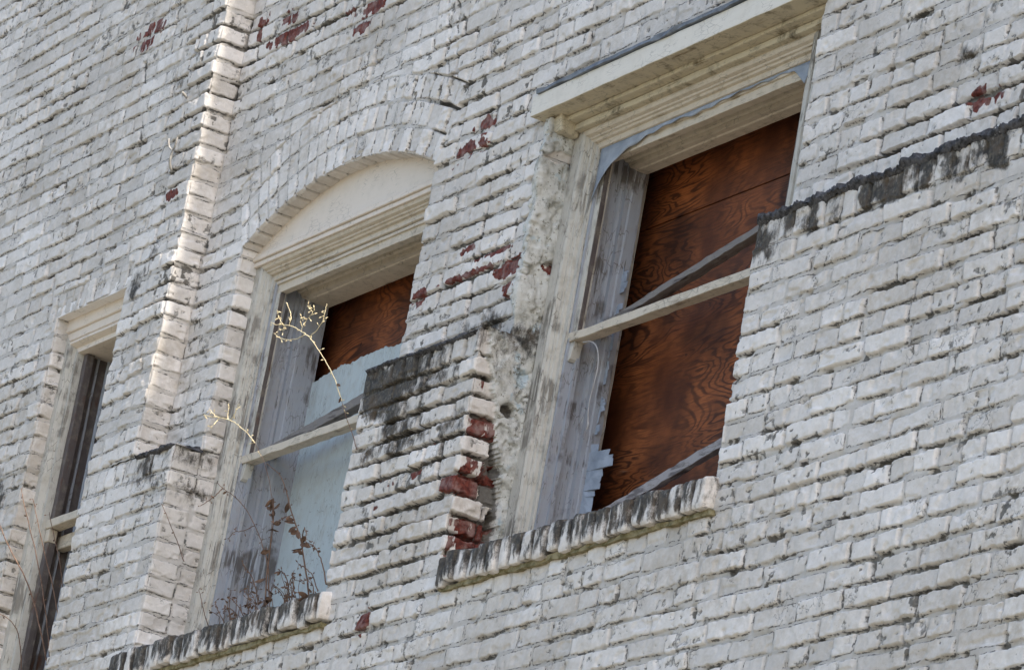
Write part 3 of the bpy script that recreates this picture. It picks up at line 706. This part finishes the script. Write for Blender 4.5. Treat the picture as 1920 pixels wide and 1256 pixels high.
# upper sash: stiles, head rail, meeting rail with horns
def sash(W, X0, X1, Zt, y, rail_z, twist=0, mat=mCase, matx=mCaseX):
    for sx in (0, 1):
        bm = bmesh.new()
        a, b = (X0+.1155, X0+.148) if sx == 0 else (X1-.148, X1-.1155)
        add_box(bm, a, b, y, y+.024, rail_z-.0, Zt-.152, 1, .0008)
        e0, e1 = (b+.0004, b+.004) if sx == 0 else (a-.004, a-.0004)
        eb = bmesh.new(); add_box(eb, e0, e1, y+.002, y+.016, rail_z+.002, Zt-.155, 1, .0012); bmobj('glazing_edge', eb, mBrownW, W)
        # sash horn: tapering ogee tongue below the rail
        pr = [(0, 0), (0, -.048), (.3, -.060), (.62, -.052), (.78, -.030), (.95, -.012), (1, 0)]
        ring0 = []; ring1 = []
        for (t, z) in pr:
            xx = a+(b-a)*t if sx == 0 else b-(b-a)*t
            ring0.append(bm.verts.new((xx, y, rail_z-.028+z))); ring1.append(bm.verts.new((xx, y+.03, rail_z-.028+z)))
        bm.faces.new(ring0); bm.faces.new(ring1[::-1])
        for i in range(len(pr)): bm.faces.new([ring0[i], ring0[(i+1) % len(pr)], ring1[(i+1) % len(pr)], ring1[i]])
        bmobj('sash_stile', bm, mat, W, bevel=.0015)
    bm = bmesh.new(); add_box(bm, X0+.1125, X1-.1125, y+.001, y+.026, Zt-.152, Zt-.109, 1, .001); bmobj('sash_head', bm, matx, W, bevel=.0015)
    bm = bmesh.new(); add_box(bm, X0+.110, X1-.110, y-.006, y+.034, rail_z-.028, rail_z, 1, .0014); bmobj('meeting_rail', bm, mCaseX if matx is mCaseX else matx, W, bevel=.002)
sash(W2, .012, 1.405, .718, .128, .018)
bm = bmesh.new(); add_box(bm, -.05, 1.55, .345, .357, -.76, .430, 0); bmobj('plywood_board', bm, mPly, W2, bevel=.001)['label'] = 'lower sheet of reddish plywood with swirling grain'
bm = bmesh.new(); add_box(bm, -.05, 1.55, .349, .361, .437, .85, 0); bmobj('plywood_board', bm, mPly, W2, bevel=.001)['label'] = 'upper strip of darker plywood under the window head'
bm = bmesh.new(); add_box(bm, -.2, 1.7, .40, .42, -1, 1); bmobj('room_dark', bm, mVoid, W2)
# --- arched window
W1, d1 = wide_window(-2.118, -.73, .728, .070, .30, 'arched window with a cream panel over it, half boarded with orange-brown plywood, half pale blue', 5)
sash(W1, -2.118, -.73, .728, .113, -.004)
bm = bmesh.new()   # tympanum panel under the arch
N = 40; ra = ARC_R+.01; top = []; bot = []
for k in range(N+1):
    t = -ARC_T*1.03+2*ARC_T*1.03*k/N; x = ARC_X+math.sin(t)*ra; top.append((x, ARC_Z+math.cos(t)*ra)); bot.append((x, .7145))
fr = [[bm.verts.new((x, y, z)) for (x, z) in L] for y in (.060, .085) for L in (bot, top)]
for k in range(N):
    bm.faces.new([fr[0][k], fr[0][k+1], fr[1][k+1], fr[1][k]]); bm.faces.new([fr[2][k], fr[3][k], fr[3][k+1], fr[2][k+1]])
    bm.faces.new([fr[0][k], fr[2][k], fr[2][k+1], fr[0][k+1]])
bmobj('tympanum', bm, mTymp, W1)
for (a, b, y) in ((.7085, .716, .0535), (.690, .7075, .049), (.672, .689, .057)):
    bm = bmesh.new(); add_box(bm, -2.112, -.735, y, .0695, a, b, 1, .0007); bmobj('head_moulding', bm, mTymp, W1, bevel=.003)
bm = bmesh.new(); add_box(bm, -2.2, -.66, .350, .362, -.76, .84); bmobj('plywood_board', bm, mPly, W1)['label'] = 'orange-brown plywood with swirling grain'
# pale board nailed in front, its top edge torn to a slope
tops = [(-2.10, .16), (-2.06, .255), (-2.03, .29), (-1.98, .302), (-1.90, .315), (-1.83, .322), (-1.77, .330), (-1.70, .326), (-1.62, .335), (-1.55, .331), (-1.46, .338), (-1.42, .328), (-1.3, .33), (-1.1, .30), (-.74, .31)]
bm = bmesh.new(); A = []; Bq = []
q = []
for (x, z), (x2, z2) in zip(tops, tops[1:]):
    for k in range(6): t = k/6; q.append((x+(x2-x)*t, z+(z2-z)*t+random.uniform(-.004, .003)))
q.append(tops[-1])
for (x, z) in q:
    A.append((bm.verts.new((x, .293, -.745)), bm.verts.new((x, .293+random.uniform(-.002, .001), z)), bm.verts.new((x, .2965, z+.002)), bm.verts.new((x, .2965, -.745))))
for a, b in zip(A, A[1:]):
    for i in range(4): bm.faces.new([a[i], b[i], b[(i+1) % 4], a[(i+1) % 4]])
bmobj('pale_board', bm, mPale, W1)
bm = bmesh.new(); add_box(bm, -2.3, -.6, .40, .42, -1, 1); bmobj('room_dark', bm, mVoid, W1)
# --- narrow window at the left
W0 = empty('sash_window', (-3.1, -.04, -.74)); child(W0, B); W0['label'] = 'narrow window at the far left with a dark gap behind its sash'
x0, x1 = -3.392, -2.815
bm = bmesh.new(); add_box(bm, x0-.01, x1+.02, -.050, .05, .655, .725, 1, .001); bmobj('lintel', bm, mTymp, W0, bevel=.005)
c0 = [(-.01, .25), (-.01, -.036), (0, -.040), (.028, -.040), (.031, -.034), (.035, -.034), (.038, -.042), (.046, -.042), (.052, -.030), (.056, -.018), (.074, -.018), (.076, .0), (.076, .25)]
for sd_ in 'LR': bm = bmesh.new(); sweep(bm, c0, x0, x1, -.74, .652, .0008, sd_); bmobj('casing', bm, mCase, W0)
bm = bmesh.new(); sweep(bm, c0, x0, x1, -.74, .652, .0008, 'H'); bmobj('head_casing', bm, mTymp, W0)
bm = bmesh.new()
for a, b, y in ((x0+.078, x0+.110, .006), (x1-.110, x1-.078, .006)): add_box(bm, a, b, y, y+.03, -.74, .575, 1, .0012)
bmobj('sash_stile', bm, mBrownW, W0, bevel=.002)
bm = bmesh.new(); add_box(bm, x0+.05, x0+.0775, .03, .20, -.74, .60); bmobj('jamb', bm, mBrownW, W0)
for ya, yb, mm in ((.060, .068, mJamb), (.100, .110, mBlue), (.150, .157, mBrownW)):
    bm = bmesh.new(); add_box(bm, x0+.0778, x0+.086, ya, yb, -.74, .585, 1, .001); bmobj('sash_bead', bm, mm, W0, bevel=.001)
bm = bmesh.new(); add_box(bm, x0+.075, x1-.075, -.004, .045, -.085, -.052, 1, .001); add_box(bm, x0+.078, x1-.078, .05, .085, -.15, -.10, 1, .001)
for (a, s) in ((x0+.078, 1), (x1-.078, -1)):
    add_box(bm, min(a, a+s*.034), max(a, a+s*.034), 0, .034, -.135, -.086, 0)
bmobj('meeting_rail', bm, mCaseX, W0, bevel=.004)
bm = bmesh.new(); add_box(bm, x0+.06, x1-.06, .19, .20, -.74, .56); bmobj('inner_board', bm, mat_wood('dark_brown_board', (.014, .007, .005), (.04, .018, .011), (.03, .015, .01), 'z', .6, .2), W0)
bm = bmesh.new(); add_box(bm, x0+.03, x0+.06, .052, .066, -.745, -.16, 1, .001, Matrix.Translation((x0+.2, 0, -.4)) @ Matrix.Rotation(math.radians(0), 4, 'Y') @ Matrix.Translation((-x0, 0, .4))); bmobj('slipped_sash', bm, mBlue, W0)
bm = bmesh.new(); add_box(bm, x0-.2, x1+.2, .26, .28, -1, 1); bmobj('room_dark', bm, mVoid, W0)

# ------------------------------------------------------------------ loose things
def board(name, p, q, wy, wz, mat, label, cat, jag=.002):
    p = Vector(p); q = Vector(q); d = q-p; L = d.length; ang = math.atan2(d.z, d.x)
    bm = bmesh.new(); n = max(4, int(L/.03)); rs = []
    pr = [(0, 0), (wy*.45, 0), (wy*.45, wz*.22), (wy, wz*.22), (wy, wz), (wy*.3, wz), (wy*.3, wz*.8), (0, wz*.8)]
    for k in range(n+1):
        t = k/n; c = d*t
        rs.append([bm.verts.new(c+Vector((-math.sin(ang)*z, y+random.uniform(-jag, jag)*.5, math.cos(ang)*z+random.uniform(-jag, jag)))) for (y, z) in pr])
    m = len(pr)
    for a, b in zip(rs, rs[1:]):
        for i in range(m): bm.faces.new([a[i], a[(i+1) % m], b[(i+1) % m], b[i]])
    bm.faces.new(rs[0][::-1]); bm.faces.new(rs[-1]); bmesh.ops.translate(bm, verts=bm.verts[:], vec=p)
    return tag(bmobj(name, bm, mat, None, origin=p, bevel=.0012), label, cat)
board('fallen_sash_rail', (.16, .180, .022), (1.24, .196, .213), .040, .028, mDarkW, 'dark bare sash rail fallen aslant above the meeting rail of the flat-headed window', 'sash rail')
board('fallen_sash_rail', (-1.96, .165, .0), (-.90, .185, .135), .045, .040, mDarkW, 'dark peeling sash rail fallen aslant in the arched window, in front of the pale board', 'sash rail')
board('weathered_plank', (.33, .185, -.60), (1.24, .185, -.435), .03, .036, mGreyW, 'grey cracked plank leaning across the bottom of the flat-headed window', 'plank', .003)
board('weathered_plank', (-1.20, .19, -.73), (-.74, .19, -.655), .03, .03, mDarkW, 'thin dark strip of wood behind the weeds on the arched window sill', 'wood strip', .002)

# plastic film hanging from the head of the flat-headed window
def film():
    xs = np.linspace(.128, 1.278, 80); bm = bmesh.new(); rows = []
    for x in xs:
        t = (x-.128)/1.15
        drop = np.interp(x, [.128, .16, .22, .30, .40, .50, .58, .66, .74, .9, 1.05, 1.16, 1.20, 1.235, 1.278], [.17, .12, .065, .036, .020, .018, .014, .018, .014, .010, .008, .008, .012, .04, .07])
        drop += .003*math.sin(x*60)
        rows.append([(x, .1215-.004*k/5-.004*math.sin(x*17+k)*k/5, .6085-drop*k/5) for k in range(6)])
    for off in (0, .0012): pass
    V = [[bm.verts.new(p) for p in r] for r in rows]
    for a, b in zip(V, V[1:]):
        for i in range(5): bm.faces.new([a[i], b[i], b[i+1], a[i+1]])
    o = bmobj('plastic_film', bm, mPaper, None, True, origin=(.7, .12, .60))
    md = o.modifiers.new('thick', 'SOLIDIFY'); md.thickness = .001
    return tag(o, 'torn blue-grey film hanging in a curve from the head of the flat-headed window', 'plastic film')
film()
def torn(name, outline, y, dy, label, mat=mPaper):
    """torn stiff sheet: jagged outline, buckled"""
    bm = bmesh.new(); rs = random.Random(len(outline))
    (l, r) = outline; V = []
    for (xa, z), (xb, _) in zip(l, r):
        V.append([bm.verts.new((xa+(xb-xa)*t, y+dy*t*t+rs.uniform(-.0015, .0015), z+.0*t)) for t in (0, .25, .5, .75, 1)])
    for a, b in zip(V, V[1:]):
        for i in range(4): bm.faces.new([a[i], b[i], b[i+1], a[i+1]])
    o = bmobj(name, bm, mat, None, False, origin=(l[0][0], y, l[-1][1])); md = o.modifiers.new('thick', 'SOLIDIFY'); md.thickness = .0012
    return tag(o, label, 'torn paper')
def jag(z0, z1, xl, prof, n, seed):
    rs = random.Random(seed); L = []; R = []; z = z1; big = z1-z0 > .3; px = None
    while z > z0:
        x = float(np.interp(-z, [-a for a, b in prof], [b for a, b in prof]))+rs.uniform(-1, 1)*(.013 if big else .008)
        if px is not None: L.append((xl, z+.0008)); R.append((px+rs.uniform(-.003, .003), z+.0008))
        L.append((xl, z)); R.append((x, z)); px = x+rs.uniform(-.006, .010); z -= rs.uniform(.007, .030)
    return L, R
torn('torn_paper', jag(-.735, -.285, .150, [(-.285, .17), (-.32, .235), (-.345, .295), (-.37, .265), (-.385, .25), (-.39, .225), (-.43, .235), (-.44, .22), (-.45, .22), (-.50, .205), (-.52, .22), (-.56, .205), (-.735, .19)], 34, 4), .240, .012, 'large jagged sheet of torn pale blue paper at the lower left of the red-brown plywood')
torn('torn_paper', jag(.16, .27, .155, [(.27, .16), (.24, .19), (.215, .215), (.18, .18), (.16, .16)], 9, 5), .245, .0, 'small grey torn paper corner beside the upper plywood')
torn('torn_paper', jag(-.12, .14, .155, [(.14, .19), (.08, .17), (.03, .185), (-.02, .165), (-.07, .18), (-.12, .16)], 16, 6), .246, .0, 'thin torn paper strip beside the meeting rail')
torn('torn_paper', jag(-.27, -.13, .155, [(-.13, .165), (-.17, .195), (-.21, .17), (-.27, .185)], 9, 7), .247, .0, 'small torn paper shred on the jamb just above the large jagged sheet')

# cord
bm = bmesh.new(); tube(bm, [(.20, .135, -.02), (.264, .13, -.030), (.31, .128, -.060), (.338, .126, -.12), (.335, .124, -.171), (.325, .122, -.24), (.345, .12, -.30)], .0019, .0015); tube(bm, [(.345, .12, -.30), (.352, .12, -.312), (.343, .121, -.322)], .0035, .0015)
tag(bmobj('sash_cord', bm, mCord, None, True, origin=(.2, .135, -.02)), 'frayed sash cord hanging below the meeting rail of the flat-headed window', 'cord')
# iron hook on the pilaster
bm = bmesh.new()
tube(bm, [(-2.60, -.10, 1.085), (-2.588, -.118, 1.10), (-2.575, -.128, 1.12), (-2.562, -.130, 1.145)], .0055, .004)
tube(bm, [(-2.562, -.130, 1.145), (-2.535, -.135, 1.155), (-2.525, -.138, 1.185)], .0038, .003); tube(bm, [(-2.562, -.130, 1.145), (-2.59, -.136, 1.165), (-2.597, -.138, 1.195)], .0038, .003)
tag(bmobj('wall_hook', bm, mIron, None, True, origin=(-2.60, -.10, 1.09)), 'forked iron wire hook with flaking paint on the wall left of the pilaster corner', 'hook')
bm = bmesh.new(); tube(bm, [(-2.60, -.09, 1.36), (-2.59, -.12, 1.367), (-2.58, -.13, 1.37)], .007, .004); tag(bmobj('wall_nail', bm, mIron, None, True, origin=(-2.6, -.09, 1.36)), 'short bent nail in the wall above the forked hook', 'nail')

# ------------------------------------------------------------------ dried weeds
def leaf(bm, p, d, ln, wd):
    p = Vector(p); d = Vector(d).normalized(); s = d.cross(Vector((random.uniform(-1, 1), random.uniform(-1, 1), random.uniform(-.3, .3)))).normalized(); up = d.cross(s)
    n = 6; R = []; curl = random.uniform(.5, 1.6); a = 0; q = p.copy(); dd = d.copy()
    for k in range(n+1):
        t = k/n; w_ = wd*math.sin(math.pi*min(.97, t*.9+.06))
        R.append([bm.verts.new(q-s*w_+up*w_*.5), bm.verts.new(q), bm.verts.new(q+s*w_+up*w_*.5)])
        dd = (dd+up*curl/n).normalized(); q = q+dd*ln/n
    for A, B_ in zip(R, R[1:]):
        for i in (0, 1): bm.faces.new([A[i], A[i+1], B_[i+1], B_[i]])
def seedhead(bm, p, d, r):
    p = Vector(p); d = Vector(d)
    tube(bm, [p, p+d*.35, p+d], r*.25, r*.15, 4)
    tube(bm, [p+d, p+d*1.25, p+d*1.6], r*.8, r*.2, 5)
def weed(name, stems, label, leaves=0, lsize=.02, buds=0, mats=None, r=.0022, root=None, group='dried weeds rooted in the sills and ledges', leafspan=(0, 1)):
    root = root or stems[0][0][0]
    t = empty(name, root, label, 'dried weed', group); ms = mats or (mStem,)
    bmS = bmesh.new(); bmL = bmesh.new(); bmB = bmesh.new(); nL = nB = 0
    low = bmesh.new(); nlow = 0
    for k, st_ in enumerate(stems):
        pts, rr = st_[:2]
        if len(st_) > 2: nlow += 1
        cl = tube(low if len(st_) > 2 else bmS, pts, r*rr, r*rr*.5, 5, .0012)
        for _ in range(leaves if (k == 0 and leaves < 40) else (2 if leaves == 40 else 0)):
            i = int(len(cl)*random.uniform(*leafspan)*.98); a = cl[min(i, len(cl)-1)]
            leaf(bmL, a, (random.uniform(-1, 1), random.uniform(-1, .3), random.uniform(-1, .3)), lsize*random.uniform(.6, 1.3), lsize*.22); nL += 1
        for _ in range(buds):
            i = random.randrange(len(cl)//3, len(cl)); a = cl[i]; dr = Vector((random.uniform(-1, 1), random.uniform(-.8, .8), random.uniform(-.9, .7))).normalized()*random.uniform(.006, .014)
            seedhead(bmB, a, dr, .0032); nB += 1
    bmobj('stem', bmS, ms[0], t, True)
    if nlow: bmobj('stem', low, mStem, t, True)  # lower stem in dark brown, its lack of sun put into the colour
    else: low.free()
    if nL: bmobj('leaf', bmL, mLeaf, t, True)
    else: bmL.free()
    if nB: bmobj('seed_head', bmB, ms[-1], t, True)
    else: bmB.free()
    return t
T1 = [(-0.7, -0.1, -0.269), (-0.72, -0.112, -0.222), (-0.761, -0.125, -0.166), (-0.793, -0.138, -0.106), (-0.836, -0.15, -0.037), (-0.874, -0.162, 0.01), (-0.924, -0.175, 0.06), (-0.963, -0.188, 0.1), (-0.985, -0.2, 0.123)]
T1a = [(-0.985, -0.2, 0.123), (-0.922, -0.205, 0.134), (-0.887, -0.21, 0.152), (-0.871, -0.215, 0.18), (-0.86, -0.22, 0.202)]
T1b = [(-0.985, -0.2, 0.123), (-1.04, -0.206, 0.152), (-1.102, -0.212, 0.178), (-1.165, -0.218, 0.196), (-1.198, -0.224, 0.197), (-1.231, -0.23, 0.212)]
T1c = [(-1.024, -0.2, 0.138), (-1.081, -0.195, 0.136), (-1.162, -0.19, 0.15), (-1.242, -0.185, 0.174), (-1.302, -0.18, 0.206)]
T1d = [(-1.054, -0.2, 0.156), (-1.034, -0.205, 0.176), (-0.999, -0.21, 0.185), (-0.963, -0.215, 0.193), (-0.942, -0.22, 0.199)]
T1e = [(-0.95, -0.22, 0.185), (-0.944, -0.23, 0.198), (-0.954, -0.24, 0.206)]
T1f = [(-1.132, -0.21, 0.188), (-1.119, -0.213, 0.203), (-1.123, -0.215, 0.225), (-1.148, -0.218, 0.252), (-1.165, -0.22, 0.269)]
T1g = [(-1.16, -0.22, 0.194), (-1.168, -0.227, 0.208), (-1.185, -0.233, 0.228), (-1.178, -0.24, 0.24)]
T1h = [(-1.16, -0.22, 0.194), (-1.147, -0.213, 0.185), (-1.168, -0.207, 0.178), (-1.222, -0.2, 0.197)]
T1i = [(-1.048, -0.2, 0.169), (-1.06, -0.21, 0.192), (-1.01, -0.22, 0.188)]
weed('dried_weed', [(T1[3:], 1), (T1[:4], .8, 1), (T1a, .9), (T1b, .95), (T1c, .85), (T1d, .7), (T1e, .5), (T1f, .7), (T1g, .6), (T1h, .6), (T1i, .5)],
     'tall straw-coloured dead weed forking in the sunlight before the orange plywood', 3, .022, 6, (mSunTwig,), .0020, leafspan=(.1, .5))
T2 = [(-1.114, -0.1, -0.70), (-1.156, -0.11, -0.579), (-1.157, -0.12, -0.484), (-1.15, -0.13, -0.418), (-1.163, -0.14, -0.357), (-1.192, -0.15, -0.293), (-1.244, -0.16, -0.221), (-1.305, -0.17, -0.163), (-1.36, -0.18, -0.121), (-1.413, -0.19, -0.091)]
T2a = [(-1.413, -0.19, -0.091), (-1.452, -0.194, -0.072), (-1.496, -0.198, -0.058), (-1.544, -0.202, -0.045), (-1.586, -0.206, -0.037), (-1.656, -0.21, -0.018)]
T2b = [(-1.501, -0.19, -0.057), (-1.507, -0.193, -0.035), (-1.495, -0.197, -0.02), (-1.503, -0.2, -0.005)]
T2c = [(-1.483, -0.19, -0.062), (-1.451, -0.193, -0.05), (-1.436, -0.197, -0.032), (-1.416, -0.2, -0.021)]
T2d = [(-1.548, -0.2, -0.044), (-1.552, -0.207, -0.058), (-1.556, -0.213, -0.074), (-1.567, -0.22, -0.08)]
T2e = [(-1.578, -0.2, -0.037), (-1.594, -0.21, -0.019), (-1.599, -0.22, -0.013)]
weed('dried_weed', [(T2[7:], 1.0), (T2[:8], .7, 1), (T2a, 1.1), (T2b, .9), (T2c, .9), (T2d, .9), (T2e, .8)], 'long thin dead weed on the arched window sill, its sunlit tip before the casing', 0, .026, 3, (mSunTwig,), .0019, root=T2[0])
for k_, zs in ((0, (-.62, -.28)), ):
    pass
weed('dried_weed', [([(-1.13, -.10, -.74), (-1.16, -.108, -.60), (-1.15, -.118, -.49), (-1.155, -.125, -.42), (-1.165, -.132, -.36)], 1)], 'dead weed with the most curled brown leaves on the arched window sill', 22, .038, 6, (mStem,), .0028, leafspan=(0, 1))
T3 = [(-0.835, -0.1, -0.727), (-0.887, -0.104, -0.635), (-0.946, -0.107, -0.54), (-0.995, -0.111, -0.481), (-1.041, -0.115, -0.431), (-1.068, -0.119, -0.393), (-1.11, -0.122, -0.334), (-1.165, -0.126, -0.281), (-1.274, -0.13, -0.225)]
weed('dried_weed', [(T3, 1), ([T3[4], (-1.08, -.13, -.44), (-1.10, -.14, -.46)], .7), ([T3[2], (-.91, -.13, -.50), (-.86, -.14, -.52), (-.85, -.14, -.56)], .7)], 'dead weed with curled brown leaves standing in the middle of the arched window sill', 16, .036, 7, (mStem,), .0030, leafspan=(0, .75))
T4 = [(-1.178, -0.1, -0.572), (-1.232, -0.11, -0.493), (-1.292, -0.12, -0.428), (-1.354, -0.13, -0.367), (-1.446, -0.14, -0.31), (-1.527, -0.15, -0.273), (-1.558, -0.16, -0.252)]
T4a = [(-1.504, -0.16, -0.279), (-1.524, -0.17, -0.303), (-1.543, -0.18, -0.32), (-1.583, -0.19, -0.335)]
weed('dried_weed', [([(-1.12, -.1, -.70)]+T4, .8), (T4a, .8), ([T4[2], (-1.36, -.13, -.44), (-1.40, -.14, -.435), (-1.43, -.14, -.46)], .7)], 'arching thin brown weed leaning left from the arched window sill to the casing', 3, .018, 6, (mStem,), .0024)
T5 = [(-0.733, -0.1, -0.7), (-0.77, -0.105, -0.635), (-0.805, -0.11, -0.594), (-0.844, -0.115, -0.561), (-0.883, -0.12, -0.55)]
T7 = [(-0.784, -0.1, -0.714), (-0.82, -0.107, -0.663), (-0.866, -0.113, -0.632), (-0.914, -0.12, -0.615)]
weed('dried_weed', [(T5, 1), (T7, .9), ([T7[1], (-.84, -.12, -.68), (-.90, -.13, -.67)], .7)], 'drooping brown weed with dangling seed heads at the right end of the arched window sill', 4, .018, 9, (mStem,), .0024)
T6 = [(-0.97, -0.1, -0.72), (-0.989, -0.11, -0.656), (-1.012, -0.12, -0.624), (-1.023, -0.13, -0.622)]
weed('dried_weed', [(T6, 1), ([(-1.0, -.1, -.72), (-1.03, -.11, -.68), (-1.07, -.12, -.66)], .8), ([(-.92, -.1, -.72), (-.94, -.11, -.69), (-.96, -.11, -.65)], .8)], 'short bushy brown weed low on the arched window sill between the taller leafy weeds', 8, .018, 8, (mStem,), .0024)
T8 = [(-1.191, -0.1, -0.70), (-1.224, -0.113, -0.622), (-1.262, -0.127, -0.585), (-1.285, -0.14, -0.559)]
weed('dried_weed', [(T8, 1), ([(-1.278, -0.1, -0.73), (-1.282, -0.12, -0.703), (-1.32, -0.14, -0.67)], .9), ([(-1.40, -.1, -.74), (-1.43, -.12, -.70), (-1.46, -.13, -.66)], .9), ([(-1.52, -.1, -.74), (-1.55, -.12, -.68), (-1.60, -.13, -.60)], .8)], 'sparse low dead weeds at the left end of the arched window sill', 4, .014, 6, (mStem,), .0022)
n_ = []
for q_ in range(34):
    x = random.uniform(-1.45, -.76); hgt = random.uniform(.03, .11)
    n_.append(([(x, -.11, -.735), (x+random.uniform(-.02, .02), -.118, -.735+hgt*.5), (x+random.uniform(-.06, .03), -.125, -.735+hgt)], random.uniform(.6, 1)))
tg = weed('weed_tangle', n_, 'low tangle of tiny dead stems and crumbs along the arched window sill', 40, .016, 2, (mStem,), .0018)
tg['kind'] = 'stuff'
L1 = [(-1.83, -.10, -.46), (-1.883, -0.11, -0.395), (-1.905, -0.127, -0.351), (-1.949, -0.143, -0.293), (-1.967, -0.16, -0.258)]
weed('dried_weed', [(L1, .8)], 'single wispy dead stem against the brick reveal left of the arched window', 1, .012, 1, (mStem,), .0022)
N1 = [(-2.897, -0.05, -0.675), (-2.955, -0.08, -0.549), (-3.028, -0.11, -0.412), (-3.117, -0.14, -0.3), (-3.186, -0.17, -0.23), (-3.247, -0.2, -0.14)]
N2 = [(-2.898, -0.05, -0.644), (-2.947, -0.072, -0.509), (-3.001, -0.094, -0.372), (-3.126, -0.116, -0.184), (-3.192, -0.138, -0.082), (-3.223, -0.16, 0.006)]
N3 = [(-2.906, -0.05, -0.49), (-2.946, -0.077, -0.376), (-2.981, -0.105, -0.291), (-3.031, -0.133, -0.184), (-3.093, -0.16, -0.055)]
N4 = [(-2.927, -0.05, -0.371), (-2.945, -0.067, -0.295), (-2.988, -0.083, -0.216), (-3.07, -0.1, -0.09)]
N5 = [(-3.097, -0.05, -0.749), (-3.078, -0.1, -0.557), (-3.062, -0.15, -0.506), (-3.073, -0.2, -0.489)]
weed('dried_weed', [([(-2.88, -.04, -.74)]+N1, 1.1)], 'tall reddish stem leaning left across the narrow window to the picture edge', 3, .016, 4, (mStem,), .0034)
weed('dried_weed', [([(-2.87, -.04, -.74)]+N2, 1), (N3, .9)], 'pair of upright brown stems in front of the narrow window casing', 3, .016, 5, (mStem,), .0028)
weed('dried_weed', [([(-2.89, -.04, -.60), (-2.91, -.045, -.45)]+N4, .9)], 'thin brown stem crossing the horn of the narrow window', 2, .014, 3, (mStem,), .0026)
weed('dried_weed', [(N5, .9)], 'curved dead stem at the bottom left corner before the narrow window casing', 1, .012, 2, (mStem,), .0026)

# ------------------------------------------------------------------ ground
bm = bmesh.new(); bmesh.ops.create_grid(bm, x_segments=8, y_segments=8, size=600)
g = bmobj('ground', bm, mGround); g.location = (0, 0, -6.0); g['kind'] = 'structure'
